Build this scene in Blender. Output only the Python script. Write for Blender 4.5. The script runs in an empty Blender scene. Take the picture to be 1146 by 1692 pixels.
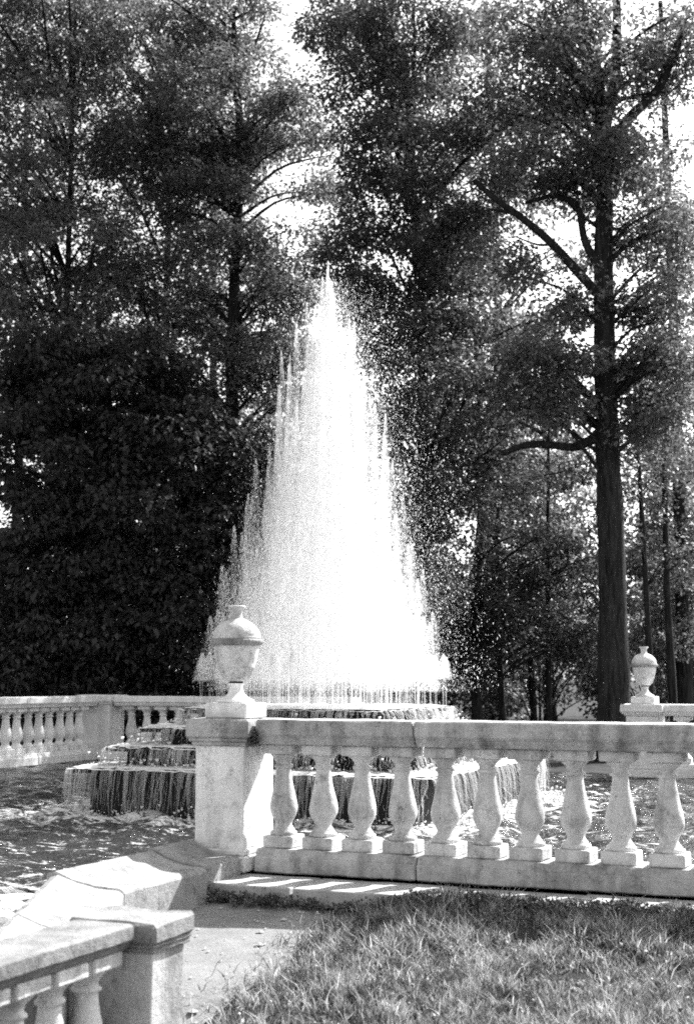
import bpy, bmesh, math, random
import numpy as np
from mathutils import Vector, Matrix, noise

random.seed(7); rng = np.random.default_rng(7)
sc = bpy.context.scene
COL = sc.collection
R = math.radians

# ------------------------------------------------------------------ camera
YAW, PITCH, EYE = 23.0, 6.70, 1.39
cam = bpy.data.objects.new('camera', bpy.data.cameras.new('camera')); COL.objects.link(cam)
cam.location = (0, 0, EYE); cam.rotation_euler = (R(90 + PITCH), 0, R(YAW))
cam.data.sensor_fit = 'VERTICAL'; cam.data.sensor_height = 36; cam.data.lens = 50.0
cam.data.clip_start = .1; cam.data.clip_end = 3000
cam.data.dof.use_dof = True; cam.data.dof.focus_distance = 12.5; cam.data.dof.aperture_fstop = 3.0
sc.camera = cam

# ------------------------------------------------------------------ sky and sun (black-and-white picture: all light is neutral)
SUN_AZ, SUN_EL = 23.0, 43.0          # azimuth from +Y towards +X
w = bpy.data.worlds.new('World'); sc.world = w; w.use_nodes = True
nt = w.node_tree; nt.nodes.clear()
sky = nt.nodes.new('ShaderNodeTexSky'); sky.sky_type = 'NISHITA'; sky.sun_disc = False
sky.sun_elevation = R(SUN_EL); sky.sun_rotation = R(SUN_AZ); sky.air_density = 1.0; sky.dust_density = 2.5
bw = nt.nodes.new('ShaderNodeRGBToBW'); bg = nt.nodes.new('ShaderNodeBackground'); bg.inputs[1].default_value = .15
ou = nt.nodes.new('ShaderNodeOutputWorld')
nt.links.new(sky.outputs[0], bw.inputs[0]); nt.links.new(bw.outputs[0], bg.inputs[0]); nt.links.new(bg.outputs[0], ou.inputs[0])
sl = bpy.data.lights.new('sun', 'SUN'); sl.energy = 4.8; sl.angle = R(.53); sl.color = (1, 1, 1)
sun = bpy.data.objects.new('sun', sl); COL.objects.link(sun)
sdir = Vector((math.sin(R(SUN_AZ)) * math.cos(R(SUN_EL)), math.cos(R(SUN_AZ)) * math.cos(R(SUN_EL)), math.sin(R(SUN_EL))))
sun.rotation_euler = (-sdir).to_track_quat('-Z', 'Y').to_euler()
sc.view_settings.view_transform = 'Standard'; sc.view_settings.look = 'None'
sc.view_settings.gamma = 1; sc.view_settings.exposure = 1.45
cy = sc.cycles
cy.max_bounces = 20; cy.diffuse_bounces = 16; cy.glossy_bounces = 3; cy.transmission_bounces = 24; cy.transparent_max_bounces = 48
cy.use_denoising = False
cy.sample_clamp_indirect = 6; cy.filter_width = 1.8; cy.use_adaptive_sampling = True; cy.adaptive_threshold = .02

# ------------------------------------------------------------------ helpers
def obj(name, me, mat=None, parent=None, loc=(0, 0, 0), rotz=0):
    o = bpy.data.objects.new(name, me); COL.objects.link(o)
    o.location = loc; o.rotation_euler = (0, 0, rotz)
    if mat is not None and me is not None and len(me.materials) == 0: me.materials.append(mat)
    if parent is not None: o.parent = parent
    return o
def tag(o, label=None, cat=None, group=None, kind=None):
    if label: o['label'] = label
    if cat: o['category'] = cat
    if group: o['group'] = group
    if kind: o['kind'] = kind
    return o
def thing(name, label, cat, loc=(0, 0, 0), group=None):
    o = bpy.data.objects.new(name, None); COL.objects.link(o); o.location = loc; o.empty_display_size = .2
    return tag(o, label, cat, group)
def mesh(name, v, f, smooth=False):
    me = bpy.data.meshes.new(name); me.from_pydata([tuple(p) for p in v], [], f); me.update()
    if smooth: me.polygons.foreach_set('use_smooth', [True] * len(me.polygons))
    return me
def mesh_np(name, V, F, smooth=False):
    """V (n,3) float, F (m,k) int: quick mesh"""
    V = np.asarray(V, dtype=np.float32); F = np.asarray(F, dtype=np.int32); k = F.shape[1]
    me = bpy.data.meshes.new(name)
    me.vertices.add(len(V)); me.vertices.foreach_set('co', V.ravel())
    me.loops.add(F.size); me.loops.foreach_set('vertex_index', F.ravel())
    me.polygons.add(len(F)); me.polygons.foreach_set('loop_start', np.arange(0, F.size, k, dtype=np.int32))
    try: me.polygons.foreach_set('loop_total', np.full(len(F), k, dtype=np.int32))
    except Exception: pass
    me.update(calc_edges=True); me.validate()
    if smooth: me.polygons.foreach_set('use_smooth', [True] * len(me.polygons))
    return me
def from_bm(name, bm, smooth=False):
    me = bpy.data.meshes.new(name); bm.to_mesh(me); bm.free()
    if smooth: me.polygons.foreach_set('use_smooth', [True] * len(me.polygons))
    return me
def wear(bm, amt, seed=0, freq=3.0):
    off = Vector((seed * 3.7, seed * 1.3, seed * 7.1))
    for v in bm.verts:
        v.co += noise.noise_vector(v.co * freq + off) * amt
def block_mesh(name, x0, x1, y0, y1, z0, z1, bev=.012, worn=.004, seed=0, cut=.12):
    """a hewn stone block: bevelled, its edges a little uneven"""
    bm = bmesh.new(); bmesh.ops.create_cube(bm, size=1)
    for v in bm.verts:
        v.co = Vector(((x0 + x1) / 2 + v.co.x * (x1 - x0), (y0 + y1) / 2 + v.co.y * (y1 - y0), (z0 + z1) / 2 + v.co.z * (z1 - z0)))
    for ax, L in ((0, x1 - x0), (1, y1 - y0), (2, z1 - z0)):
        n = min(10, int(L / cut))
        for i in range(1, n):
            p = [0, 0, 0]; p[ax] = (x0, y0, z0)[ax] + L * i / n; nn = [0, 0, 0]; nn[ax] = 1
            bmesh.ops.bisect_plane(bm, geom=bm.verts[:] + bm.edges[:] + bm.faces[:], plane_co=p, plane_no=nn)
    if bev:
        es = [e for e in bm.edges if len(e.link_faces) == 2 and e.calc_face_angle(0) > .5]
        bmesh.ops.bevel(bm, geom=es, offset=bev, segments=2, affect='EDGES', profile=.5)
    wear(bm, worn, seed, 4.0); wear(bm, worn * .6, seed + 5, 14.0)
    return from_bm(name, bm)
def prism_mesh(name, prof, s0, s1, axis='X', worn=.003, seed=0, step=.05, skew0=0, skew1=0):
    """extrude a closed profile of (across, z) along axis from s0 to s1"""
    n = max(1, int(abs(s1 - s0) / step)); V = []; F = []; k = len(prof); cm = sum(c for c, z in prof) / k
    for i in range(n + 1):
        t = i / n
        for (c, z) in prof:
            s = s0 + (s1 - s0) * t + (c - cm) * (skew0 * (1 - t) + skew1 * t)
            V.append((s, c, z) if axis == 'X' else (c, s, z))
    for i in range(n):
        for j in range(k):
            a, b = i * k + j, i * k + (j + 1) % k
            F.append((a, b, b + k, a + k))
    F.append(tuple(range(k - 1, -1, -1))); F.append(tuple(n * k + j for j in range(k)))
    bm = bmesh.new(); vs = [bm.verts.new(p) for p in V]
    for f in F: bm.faces.new([vs[i] for i in f])
    bmesh.ops.recalc_face_normals(bm, faces=bm.faces)
    es = [e for e in bm.edges if len(e.link_faces) == 2 and e.calc_face_angle(0) > .9]
    bmesh.ops.bevel(bm, geom=es, offset=.009, segments=1, affect='EDGES')
    wear(bm, worn, seed, 4.0); wear(bm, worn * .9, seed + 5, 15.0)
    return from_bm(name, bm)
def lathe_into(bm, prof, n=24, c=(0, 0, 0), rib=None):
    rings = []
    for (r, z) in prof:
        ring = []
        for i in range(n):
            a = 2 * math.pi * i / n
            rr = r
            if rib and rib[0] < z < rib[1]: rr = r * (1 - rib[3] * (0.5 + .5 * math.cos(a * rib[2])))
            ring.append(bm.verts.new((c[0] + rr * math.cos(a), c[1] + rr * math.sin(a), c[2] + z)))
        rings.append(ring)
    for A, B in zip(rings, rings[1:]):
        for i in range(n):
            f = bm.faces.new((A[i], A[(i + 1) % n], B[(i + 1) % n], B[i])); f.smooth = True
    bm.faces.new(list(reversed(rings[0]))); bm.faces.new(rings[-1])
def box_into(bm, x0, x1, y0, y1, z0, z1, bev=.008):
    r = bmesh.ops.create_cube(bm, size=1)
    for v in r['verts']:
        v.co = Vector(((x0 + x1) / 2 + v.co.x * (x1 - x0), (y0 + y1) / 2 + v.co.y * (y1 - y0), (z0 + z1) / 2 + v.co.z * (z1 - z0)))
    if bev:
        es = list({e for v in r['verts'] for e in v.link_edges})
        bmesh.ops.bevel(bm, geom=es, offset=bev, segments=1, affect='EDGES')
def smooth_path(P, per=5):
    P = [Vector(p) for p in P]; out = []
    Q = [P[0] * 2 - P[1]] + P + [P[-1] * 2 - P[-2]]
    for i in range(1, len(Q) - 2):
        for k in range(per):
            t = k / per; a, b, c, d = Q[i - 1], Q[i], Q[i + 1], Q[i + 2]
            out.append(.5 * ((2 * b) + (c - a) * t + (2 * a - 5 * b + 4 * c - d) * t * t + (3 * b - a - 3 * c + d) * t ** 3))
    out.append(P[-1]); return out
class Tubes:
    def __init__(s): s.V = []; s.F = []
    def add(s, P, r0, r1, n=7, rough=.06, per=4, flare=0):
        P = smooth_path(P, per); m = len(P); base = len(s.V)
        for i, p in enumerate(P):
            t = i / (m - 1); d = (P[min(i + 1, m - 1)] - P[max(i - 1, 0)]).normalized()
            e1 = d.cross(Vector((.31, .95, .05))); e1 = e1.normalized() if e1.length > 1e-3 else Vector((1, 0, 0)); e2 = d.cross(e1)
            r = r0 + (r1 - r0) * t + flare * max(0, 1 - t * 9) ** 2
            for j in range(n):
                a = 2 * math.pi * j / n
                rr = r * (1 + rough * noise.noise(Vector((math.cos(a) * 1.7, math.sin(a) * 1.7, 0)) + p * 1.6) * 2)
                s.V.append(p + (e1 * math.cos(a) + e2 * math.sin(a)) * rr)
        for i in range(m - 1):
            for j in range(n):
                a, b = base + i * n + j, base + i * n + (j + 1) % n
                s.F.append((a, b, b + n, a + n))
    def mesh(s, name): return mesh(name, s.V, s.F, True)

# ------------------------------------------------------------------ materials (neutral greys: the photograph is black and white)
def new_mat(name):
    m = bpy.data.materials.new(name); m.use_nodes = True; n = m.node_tree; n.nodes.clear()
    return m, n, n.nodes.new('ShaderNodeOutputMaterial')
def N(nt, typ, **kw):
    n = nt.nodes.new(typ)
    for k, v in kw.items(): setattr(n, k, v)
    return n
def math_node(nt, op, a, b=None, clamp=False):
    n = N(nt, 'ShaderNodeMath', operation=op, use_clamp=clamp)
    for i, x in enumerate((a, b)):
        if x is None: continue
        if isinstance(x, (int, float)): n.inputs[i].default_value = x
        else: nt.links.new(x, n.inputs[i])
    return n.outputs[0]
def noise_tex(nt, vec, scale, detail=4, rough=.6, dist=0):
    n = N(nt, 'ShaderNodeTexNoise'); n.inputs['Scale'].default_value = scale; n.inputs['Detail'].default_value = detail
    n.inputs['Roughness'].default_value = rough; n.inputs['Distortion'].default_value = dist
    nt.links.new(vec, n.inputs['Vector']); return n.outputs['Fac']
def ramp(nt, fac, stops):
    r = N(nt, 'ShaderNodeValToRGB'); el = r.color_ramp.elements
    el[0].position = stops[0][0]; el[-1].position = stops[-1][0]
    el[0].color = (stops[0][1],) * 3 + (1,); el[-1].color = (stops[-1][1],) * 3 + (1,)
    for p, v in stops[1:-1]:
        e = el.new(p); e.color = (v, v, v, 1)
    nt.links.new(fac, r.inputs[0]); return r.outputs[0]
def stone_mat(name, base, dirt=.5, bump=.35, pit=True, scale=1.0, lichen=0.0):
    """weathered marble or granite: cloudy tone, fine grain, dark pits, damp streaks"""
    m, nt, out = new_mat(name); L = nt.links
    tc = N(nt, 'ShaderNodeTexCoord'); oi = N(nt, 'ShaderNodeObjectInfo')
    add = N(nt, 'ShaderNodeVectorMath', operation='ADD'); sca = N(nt, 'ShaderNodeVectorMath', operation='SCALE')
    comb = N(nt, 'ShaderNodeCombineXYZ')
    for i in range(3): L.new(oi.outputs['Random'], comb.inputs[i])
    L.new(comb.outputs[0], sca.inputs[0]); sca.inputs['Scale'].default_value = 37.0
    L.new(tc.outputs['Object'], add.inputs[0]); L.new(sca.outputs[0], add.inputs[1]); vec = add.outputs[0]
    big = ramp(nt, noise_tex(nt, vec, 2.6 * scale, 7, .7, .1), [(.28, 1 - dirt * .75), (.5, 1 - dirt * .12), (.72, 1.0)])
    grain = ramp(nt, noise_tex(nt, vec, 90 * scale, 3, .7), [(.3, .86), (.7, 1.06)])
    mul = N(nt, 'ShaderNodeMath', operation='MULTIPLY'); L.new(big, mul.inputs[0]); L.new(grain, mul.inputs[1])
    v = mul.outputs[0]
    if pit:
        pn = ramp(nt, noise_tex(nt, vec, 17 * scale, 5, .8, .1), [(.33, .3), (.38, 1.0)])
        v = math_node(nt, 'MULTIPLY', v, pn)
    if dirt > .4:
        sp = ramp(nt, noise_tex(nt, vec, 6.5 * scale, 8, .85, .1), [(.34, .45), (.48, 1.0)])
        v = math_node(nt, 'MULTIPLY', v, sp)
    mp = N(nt, 'ShaderNodeMapping'); mp.inputs['Scale'].default_value = (7, 7, .6); L.new(vec, mp.inputs[0])
    st = ramp(nt, noise_tex(nt, mp.outputs[0], 1.0, 4, .6), [(.3, 1 - dirt * .55), (.55, 1.0)])
    v = math_node(nt, 'MULTIPLY', v, st)
    rnd = math_node(nt, 'MULTIPLY_ADD', oi.outputs['Random'], .16); rnd.node.inputs[2].default_value = .92
    v = math_node(nt, 'MULTIPLY', v, rnd); v = math_node(nt, 'MULTIPLY', v, base)
    b = N(nt, 'ShaderNodeBsdfPrincipled'); b.inputs['Roughness'].default_value = .82; b.inputs['Specular IOR Level'].default_value = .25
    L.new(v, b.inputs['Base Color'])
    bp = N(nt, 'ShaderNodeBump'); bp.inputs['Strength'].default_value = bump; bp.inputs['Distance'].default_value = .012
    h = math_node(nt, 'ADD', noise_tex(nt, vec, 24 * scale, 6, .7), math_node(nt, 'MULTIPLY', noise_tex(nt, vec, 130 * scale, 2, .5), .35))
    L.new(h, bp.inputs['Height']); L.new(bp.outputs[0], b.inputs['Normal'])
    L.new(b.outputs[0], out.inputs[0]); return m
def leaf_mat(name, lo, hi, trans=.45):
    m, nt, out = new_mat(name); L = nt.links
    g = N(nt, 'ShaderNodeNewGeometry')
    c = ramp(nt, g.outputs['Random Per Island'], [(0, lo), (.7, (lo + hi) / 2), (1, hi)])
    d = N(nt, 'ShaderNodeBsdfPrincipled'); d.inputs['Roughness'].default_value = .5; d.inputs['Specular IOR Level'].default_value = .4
    L.new(c, d.inputs['Base Color'])
    t = N(nt, 'ShaderNodeBsdfTranslucent'); L.new(math_node(nt, 'MULTIPLY', c, 1.25), t.inputs[0])
    mx = N(nt, 'ShaderNodeMixShader'); mx.inputs[0].default_value = trans
    L.new(d.outputs[0], mx.inputs[1]); L.new(t.outputs[0], mx.inputs[2]); L.new(mx.outputs[0], out.inputs[0]); return m
def grass_mat():
    m, nt, out = new_mat('grass_blade'); L = nt.links
    g = N(nt, 'ShaderNodeNewGeometry'); tc = N(nt, 'ShaderNodeTexCoord')
    p = ramp(nt, noise_tex(nt, tc.outputs['Object'], 5.0, 5, .7, .8), [(.38, .16), (.5, .8), (.62, 1.2)])
    c = math_node(nt, 'MULTIPLY', p, ramp(nt, g.outputs['Random Per Island'], [(0, .10), (.6, .36), (1, .7)]))
    d = N(nt, 'ShaderNodeBsdfPrincipled'); d.inputs['Roughness'].default_value = .55; d.inputs['Specular IOR Level'].default_value = .3; L.new(c, d.inputs['Base Color'])
    t = N(nt, 'ShaderNodeBsdfTranslucent'); L.new(c, t.inputs[0])
    mx = N(nt, 'ShaderNodeMixShader'); mx.inputs[0].default_value = .4
    L.new(d.outputs[0], mx.inputs[1]); L.new(t.outputs[0], mx.inputs[2]); L.new(mx.outputs[0], out.inputs[0]); return m
def bark_mat():
    m, nt, out = new_mat('bark'); L = nt.links
    tc = N(nt, 'ShaderNodeTexCoord'); mp = N(nt, 'ShaderNodeMapping'); mp.inputs['Scale'].default_value = (14, 14, 1.6); L.new(tc.outputs['Object'], mp.inputs[0])
    f = noise_tex(nt, mp.outputs[0], 1.4, 6, .7, .6)
    c = ramp(nt, f, [(.35, .008), (.65, .05)])
    b = N(nt, 'ShaderNodeBsdfPrincipled'); b.inputs['Roughness'].default_value = .95; b.inputs['Specular IOR Level'].default_value = .1; L.new(c, b.inputs['Base Color'])
    bp = N(nt, 'ShaderNodeBump'); bp.inputs['Strength'].default_value = .9; bp.inputs['Distance'].default_value = .04; L.new(f, bp.inputs['Height']); L.new(bp.outputs[0], b.inputs['Normal'])
    L.new(b.outputs[0], out.inputs[0]); return m
def ground_mat(name, stops, scale, bump=.5, fine=60):
    m, nt, out = new_mat(name); L = nt.links
    tc = N(nt, 'ShaderNodeTexCoord'); vec = tc.outputs['Object']
    a = noise_tex(nt, vec, scale, 6, .7, .3); bfine = noise_tex(nt, vec, fine, 4, .75)
    s = math_node(nt, 'ADD', math_node(nt, 'MULTIPLY', a, .6), math_node(nt, 'MULTIPLY', bfine, .4))
    c = ramp(nt, s, stops)
    b = N(nt, 'ShaderNodeBsdfPrincipled'); b.inputs['Roughness'].default_value = .95; b.inputs['Specular IOR Level'].default_value = .1; L.new(c, b.inputs['Base Color'])
    bp = N(nt, 'ShaderNodeBump'); bp.inputs['Strength'].default_value = bump; bp.inputs['Distance'].default_value = .02; L.new(s, bp.inputs['Height']); L.new(bp.outputs[0], b.inputs['Normal'])
    L.new(b.outputs[0], out.inputs[0]); return m
def white_water_mat(name, alb=.9, trans=.5, clear=.0):
    """broken water: every drop scatters part of the light and lets the rest straight through"""
    m, nt, out = new_mat(name); L = nt.links
    d = N(nt, 'ShaderNodeBsdfDiffuse'); d.inputs[0].default_value = (alb,) * 3 + (1,)
    t = N(nt, 'ShaderNodeBsdfTranslucent'); t.inputs[0].default_value = (alb,) * 3 + (1,)
    mx = N(nt, 'ShaderNodeMixShader'); mx.inputs[0].default_value = trans
    L.new(d.outputs[0], mx.inputs[1]); L.new(t.outputs[0], mx.inputs[2]); sh = mx.outputs[0]
    if clear:
        tp = N(nt, 'ShaderNodeBsdfTransparent'); m2 = N(nt, 'ShaderNodeMixShader'); m2.inputs[0].default_value = clear
        L.new(sh, m2.inputs[1]); L.new(tp.outputs[0], m2.inputs[2]); sh = m2.outputs[0]
    L.new(sh, out.inputs[0]); return m
FC = (-6.56, 14.72)     # centre of the fountain
def pool_mat():
    """dark rippled water; floating foam in patches, thicker round the foot of the cascade"""
    m, nt, out = new_mat('pool_water'); L = nt.links
    tc = N(nt, 'ShaderNodeTexCoord'); vec = tc.outputs['Object']
    w1 = noise_tex(nt, vec, 5.0, 5, .65, .5); w2 = noise_tex(nt, vec, 19, 3, .6, .4)
    bp = N(nt, 'ShaderNodeBump'); bp.inputs['Strength'].default_value = 1.0; bp.inputs['Distance'].default_value = .05
    L.new(math_node(nt, 'ADD', w1, math_node(nt, 'MULTIPLY', w2, .35)), bp.inputs['Height'])
    b = N(nt, 'ShaderNodeBsdfPrincipled'); b.inputs['Base Color'].default_value = (.03, .03, .03, 1); b.inputs['Roughness'].default_value = .06; b.inputs['IOR'].default_value = 1.33
    L.new(bp.outputs[0], b.inputs['Normal'])
    # distance from the square foot of the cascade
    sx = N(nt, 'ShaderNodeSeparateXYZ'); L.new(vec, sx.inputs[0])
    dx = math_node(nt, 'ABSOLUTE', math_node(nt, 'SUBTRACT', sx.outputs[0], FC[0])); dy = math_node(nt, 'ABSOLUTE', math_node(nt, 'SUBTRACT', sx.outputs[1], FC[1]))
    dd = math_node(nt, 'MAXIMUM', dx, dy)
    near = N(nt, 'ShaderNodeMapRange'); near.inputs[1].default_value = 1.95; near.inputs[2].default_value = 3.3; near.inputs[3].default_value = .16; near.inputs[4].default_value = 0.0; L.new(dd, near.inputs[0])
    mp = N(nt, 'ShaderNodeMapping'); mp.inputs['Rotation'].default_value = (0, 0, R(23)); mp.inputs['Scale'].default_value = (.8, 1.3, 1); L.new(vec, mp.inputs[0])
    fo = math_node(nt, 'ADD', noise_tex(nt, mp.outputs[0], 6.0, 6, .74, .6), near.outputs[0])
    fo = math_node(nt, 'ADD', fo, math_node(nt, 'MULTIPLY', math_node(nt, 'SUBTRACT', noise_tex(nt, vec, 22, 3, .7), .5), .25))
    flow = N(nt, 'ShaderNodeMapRange'); flow.inputs[1].default_value = 8.9; flow.inputs[2].default_value = 7.2; flow.inputs[3].default_value = 0; flow.inputs[4].default_value = .22; L.new(sx.outputs[1], flow.inputs[0])
    fo = math_node(nt, 'ADD', fo, flow.outputs[0])
    fm = ramp(nt, fo, [(.57, 0.0), (.70, .9)])
    d = N(nt, 'ShaderNodeBsdfDiffuse'); d.inputs[0].default_value = (.8, .8, .8, 1); L.new(bp.outputs[0], d.inputs['Normal'])
    mx = N(nt, 'ShaderNodeMixShader'); L.new(fm, mx.inputs[0]); L.new(b.outputs[0], mx.inputs[1]); L.new(d.outputs[0], mx.inputs[2])
    L.new(mx.outputs[0], out.inputs[0]); return m
M = dict(
    marble=stone_mat('white_marble', .88, .5, .45), marble_warm=stone_mat('weathered_marble', .74, .8, .6),
    rail=stone_mat('grey_rail_stone', .54, .9, .8), plinth=stone_mat('plinth_stone', .56, .9, .8),
    rim=stone_mat('urn_rim_stone', .34, .8, .8), urn=stone_mat('urn_marble', .72, .6, .6), far=stone_mat('far_marble', .82, .3, .4), kerb=stone_mat('kerb_marble', .34, .55, .8), coping=stone_mat('coping_stone', .28, .6, .8),  # far: albedo raised, sunlight blocked by the trees put into the colour
    slab=stone_mat('paving_slab', .50, .4, .5), wet=stone_mat('wet_dark_stone', .022, .5, .6, False),
    leaf=leaf_mat('leaf', .07, .21, .5), leaf_mid=leaf_mat('leaf_mid', .04, .13, .5), leaf_dark=leaf_mat('leaf_dark', .03, .11), leaf_pale=leaf_mat('leaf_pale', .12, .36, .55),  # leaf: veil of flare over the canopy put into the tone, less in leaf_mid
    grass=grass_mat(), weed=leaf_mat('weed_leaf', .03, .22, .3), bark=bark_mat(),
    ground=ground_mat('park_soil', [(.3, .012), (.5, .03), (.72, .08)], 1.2), path=ground_mat('sandy_path', [(.32, .11), (.46, .20), (.56, .24), (.7, .34)], 3.0, .9, 70),
    jet=white_water_mat('white_water', .995, .75, .885), drop=white_water_mat('spray_drop', .98, .7, .30), fall=white_water_mat('falling_water', .75, .5, .45), sheet=white_water_mat('water_sheet', .8, .5, .75), foam=white_water_mat('foam', .80, .35), pool=pool_mat())

# ------------------------------------------------------------------ ground, path, pool
POOL = (-13.75, 3.4, 9.75, 21.2)          # inner edge of the basin
def in_pool(x, y):
    if POOL[0] < x < POOL[1] and POOL[2] < y < POOL[3]: return True
    return -12.2 < x < -5.05 and 3.0 < y < POOL[2] + .1 and not (y < 7.75 and x > -5.05 + (7.75 - y) * .5)
def sstep(a, b, t): t = min(1, max(0, (t - a) / (b - a))); return t * t * (3 - 2 * t)
def height(x, y):
    z = -.13 - .20 * sstep(9.0, 6.2, y)
    z += .09 * sstep(-3.9, -3.0, x) * sstep(7.6, 8.8, y)
    if x < -2.2: z -= .35 * sstep(6.9, 5.6, y) * sstep(-2.2, -3.2, x)
    z += .035 * noise.noise(Vector((x * .9, y * .9, 0))) + .015 * noise.noise(Vector((x * 3.1, y * 3.1, 4)))
    if y > 20: z = -.02 + .08 * sstep(22, 40, y) + .05 * noise.noise(Vector((x * .5, y * .5, 9)))
    if x < -13.9: z = -.05
    if in_pool(x, y): z = -.75
    return z
def axis(a, b, step, far):
    mid = list(np.arange(a, b + 1e-6, step)); lo = []; hi = []; s = step; v = a
    while v > -far: s *= 1.35; v -= s; lo.append(v)
    s = step; v = b
    while v < far: s *= 1.35; v += s; hi.append(v)
    return lo[::-1] + mid + hi
gx = axis(-16.0, 4.0, .17, 900); gy = axis(2.0, 25.0, .17, 1500)
V = [(x, y, height(x, y)) for y in gy for x in gx]; nx = len(gx)
F = [(j * nx + i, j * nx + i + 1, (j + 1) * nx + i + 1, (j + 1) * nx + i) for j in range(len(gy) - 1) for i in range(nx - 1)]
tag(obj('ground', mesh('ground', V, F, True), M['ground']), 'dark park soil under the trees and round the pool', kind='structure')
# the sandy path strip between kerb and grass
def path_edge(y): return -3.62 + .16 * noise.noise(Vector((0, y * 1.3, 2))) + .08 * noise.noise(Vector((3, y * 4.1, 2))) + .10 * (8.9 - y) * .3
V = []; F = []; ys = list(np.arange(2.0, 8.95, .1)); nxp = 16
for y in ys:
    x0 = -4.95 if y > 7.6 else -4.9 + (7.6 - y) * .5
    x1 = max(path_edge(y), x0 + .1)
    for i in range(nxp):
        x = x0 + (x1 - x0) * i / (nxp - 1); V.append((x, y, height(x, y) + .006 if not in_pool(x, y) else -.12))
F = [(j * nxp + i, j * nxp + i + 1, (j + 1) * nxp + i + 1, (j + 1) * nxp + i) for j in range(len(ys) - 1) for i in range(nxp - 1)]
tag(obj('path', mesh('path', V, F, True), M['path']), 'pale sandy path beside the pool kerb', kind='structure')
# pool surface: real ripples
def water_grid(x0, x1, y0, y1, step, keep=None):
    X, Y = np.meshgrid(np.arange(x0, x1 + 1e-6, step), np.arange(y0, y1 + 1e-6, step)); Z = np.zeros_like(X)
    r = np.random.default_rng(3)
    for k in range(26):
        a = r.uniform(0, 2 * math.pi); lam = r.uniform(.18, .9); amp = .0042 * lam / .5
        Z += amp * np.sin((X * math.cos(a) + Y * math.sin(a)) * 2 * math.pi / lam + r.uniform(0, 6.3))
    D = np.maximum(np.abs(X - FC[0]), np.abs(Y - FC[1]))
    Z *= .8 + 1.1 * np.exp(-np.maximum(D - 2, 0) / 1.2)
    n = X.shape[1]; V = np.stack([X, Y, Z], -1).reshape(-1, 3)
    j, i = np.meshgrid(np.arange(X.shape[0] - 1), np.arange(n - 1), indexing='ij'); j = j.ravel(); i = i.ravel()
    F = np.stack([j * n + i, j * n + i + 1, (j + 1) * n + i + 1, (j + 1) * n + i], -1)
    c = V[F].mean(1); ok = np.array([in_pool(p[0], p[1]) for p in c]); ok &= ~((np.abs(c[:, 0] - FC[0]) < 1.8) & (np.abs(c[:, 1] - FC[1]) < 1.8))
    return V, F[ok]
V, F = water_grid(-13.85, 1.5, 5.6, 21.2, .07)
tag(obj('water', mesh_np('water', V, F, True), M['pool']), 'rippled pool water flecked with floating foam', kind='structure')

# ------------------------------------------------------------------ balustrades
def baluster_mesh(name, h, k=1.0, seed=0, n=22):
    """square abacus, slender neck with a ring, pear-shaped belly low down, turned foot on a square block"""
    bm = bmesh.new(); b = .118 * k
    box_into(bm, -b, b, -b, b, 0, .115 * h, .008); box_into(bm, -b * 1.02, b * 1.02, -b * 1.02, b * 1.02, .905 * h, h, .008)
    pr = [(.098, .116), (.101, .135), (.098, .15), (.085, .158), (.078, .175), (.066, .195), (.059, .212), (.060, .228), (.072, .262), (.090, .30), (.1015, .345), (.1045, .385), (.100, .43),
          (.090, .485), (.078, .55), (.067, .62), (.0585, .69), (.0545, .745), (.0545, .765), (.068, .772), (.071, .785), (.066, .797), (.055, .802), (.055, .82), (.062, .845), (.077, .868), (.092, .885), (.098, .904)]
    lathe_into(bm, [(r * k, z * h) for r, z in pr], n)
    wear(bm, .005, seed, 7); wear(bm, .002, seed + 3, 25)
    return from_bm(name, bm)
def rail_profile(c, half, z0, z1):
    """fascia above, two receding mouldings below, slightly weathered slope on top"""
    t = z1 - z0
    return [(c - half * .80, z0), (c - half * .80, z0 + .10 * t), (c - half * .88, z0 + .17 * t), (c - half * .88, z0 + .27 * t), (c - half * .95, z0 + .36 * t), (c - half, z0 + .42 * t), (c - half, z1 - .012), (c - half * .95, z1),
            (c + half * .95, z1), (c + half, z1 - .012), (c + half, z0 + .42 * t), (c + half * .88, z0 + .27 * t), (c + half * .80, z0 + .10 * t), (c + half * .80, z0)]
def plinth_profile(c, half, z0, z1):
    t = z1 - z0
    return [(c - half, z0), (c - half, z0 + .62 * t), (c - half * .985, z0 + .66 * t), (c - half * .93, z0 + .70 * t), (c - half * .90, z0 + .86 * t), (c - half * .80, z1), (c + half * .80, z1), (c + half * .93, z0 + .70 * t), (c + half, z0 + .62 * t), (c + half, z0)]
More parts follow.
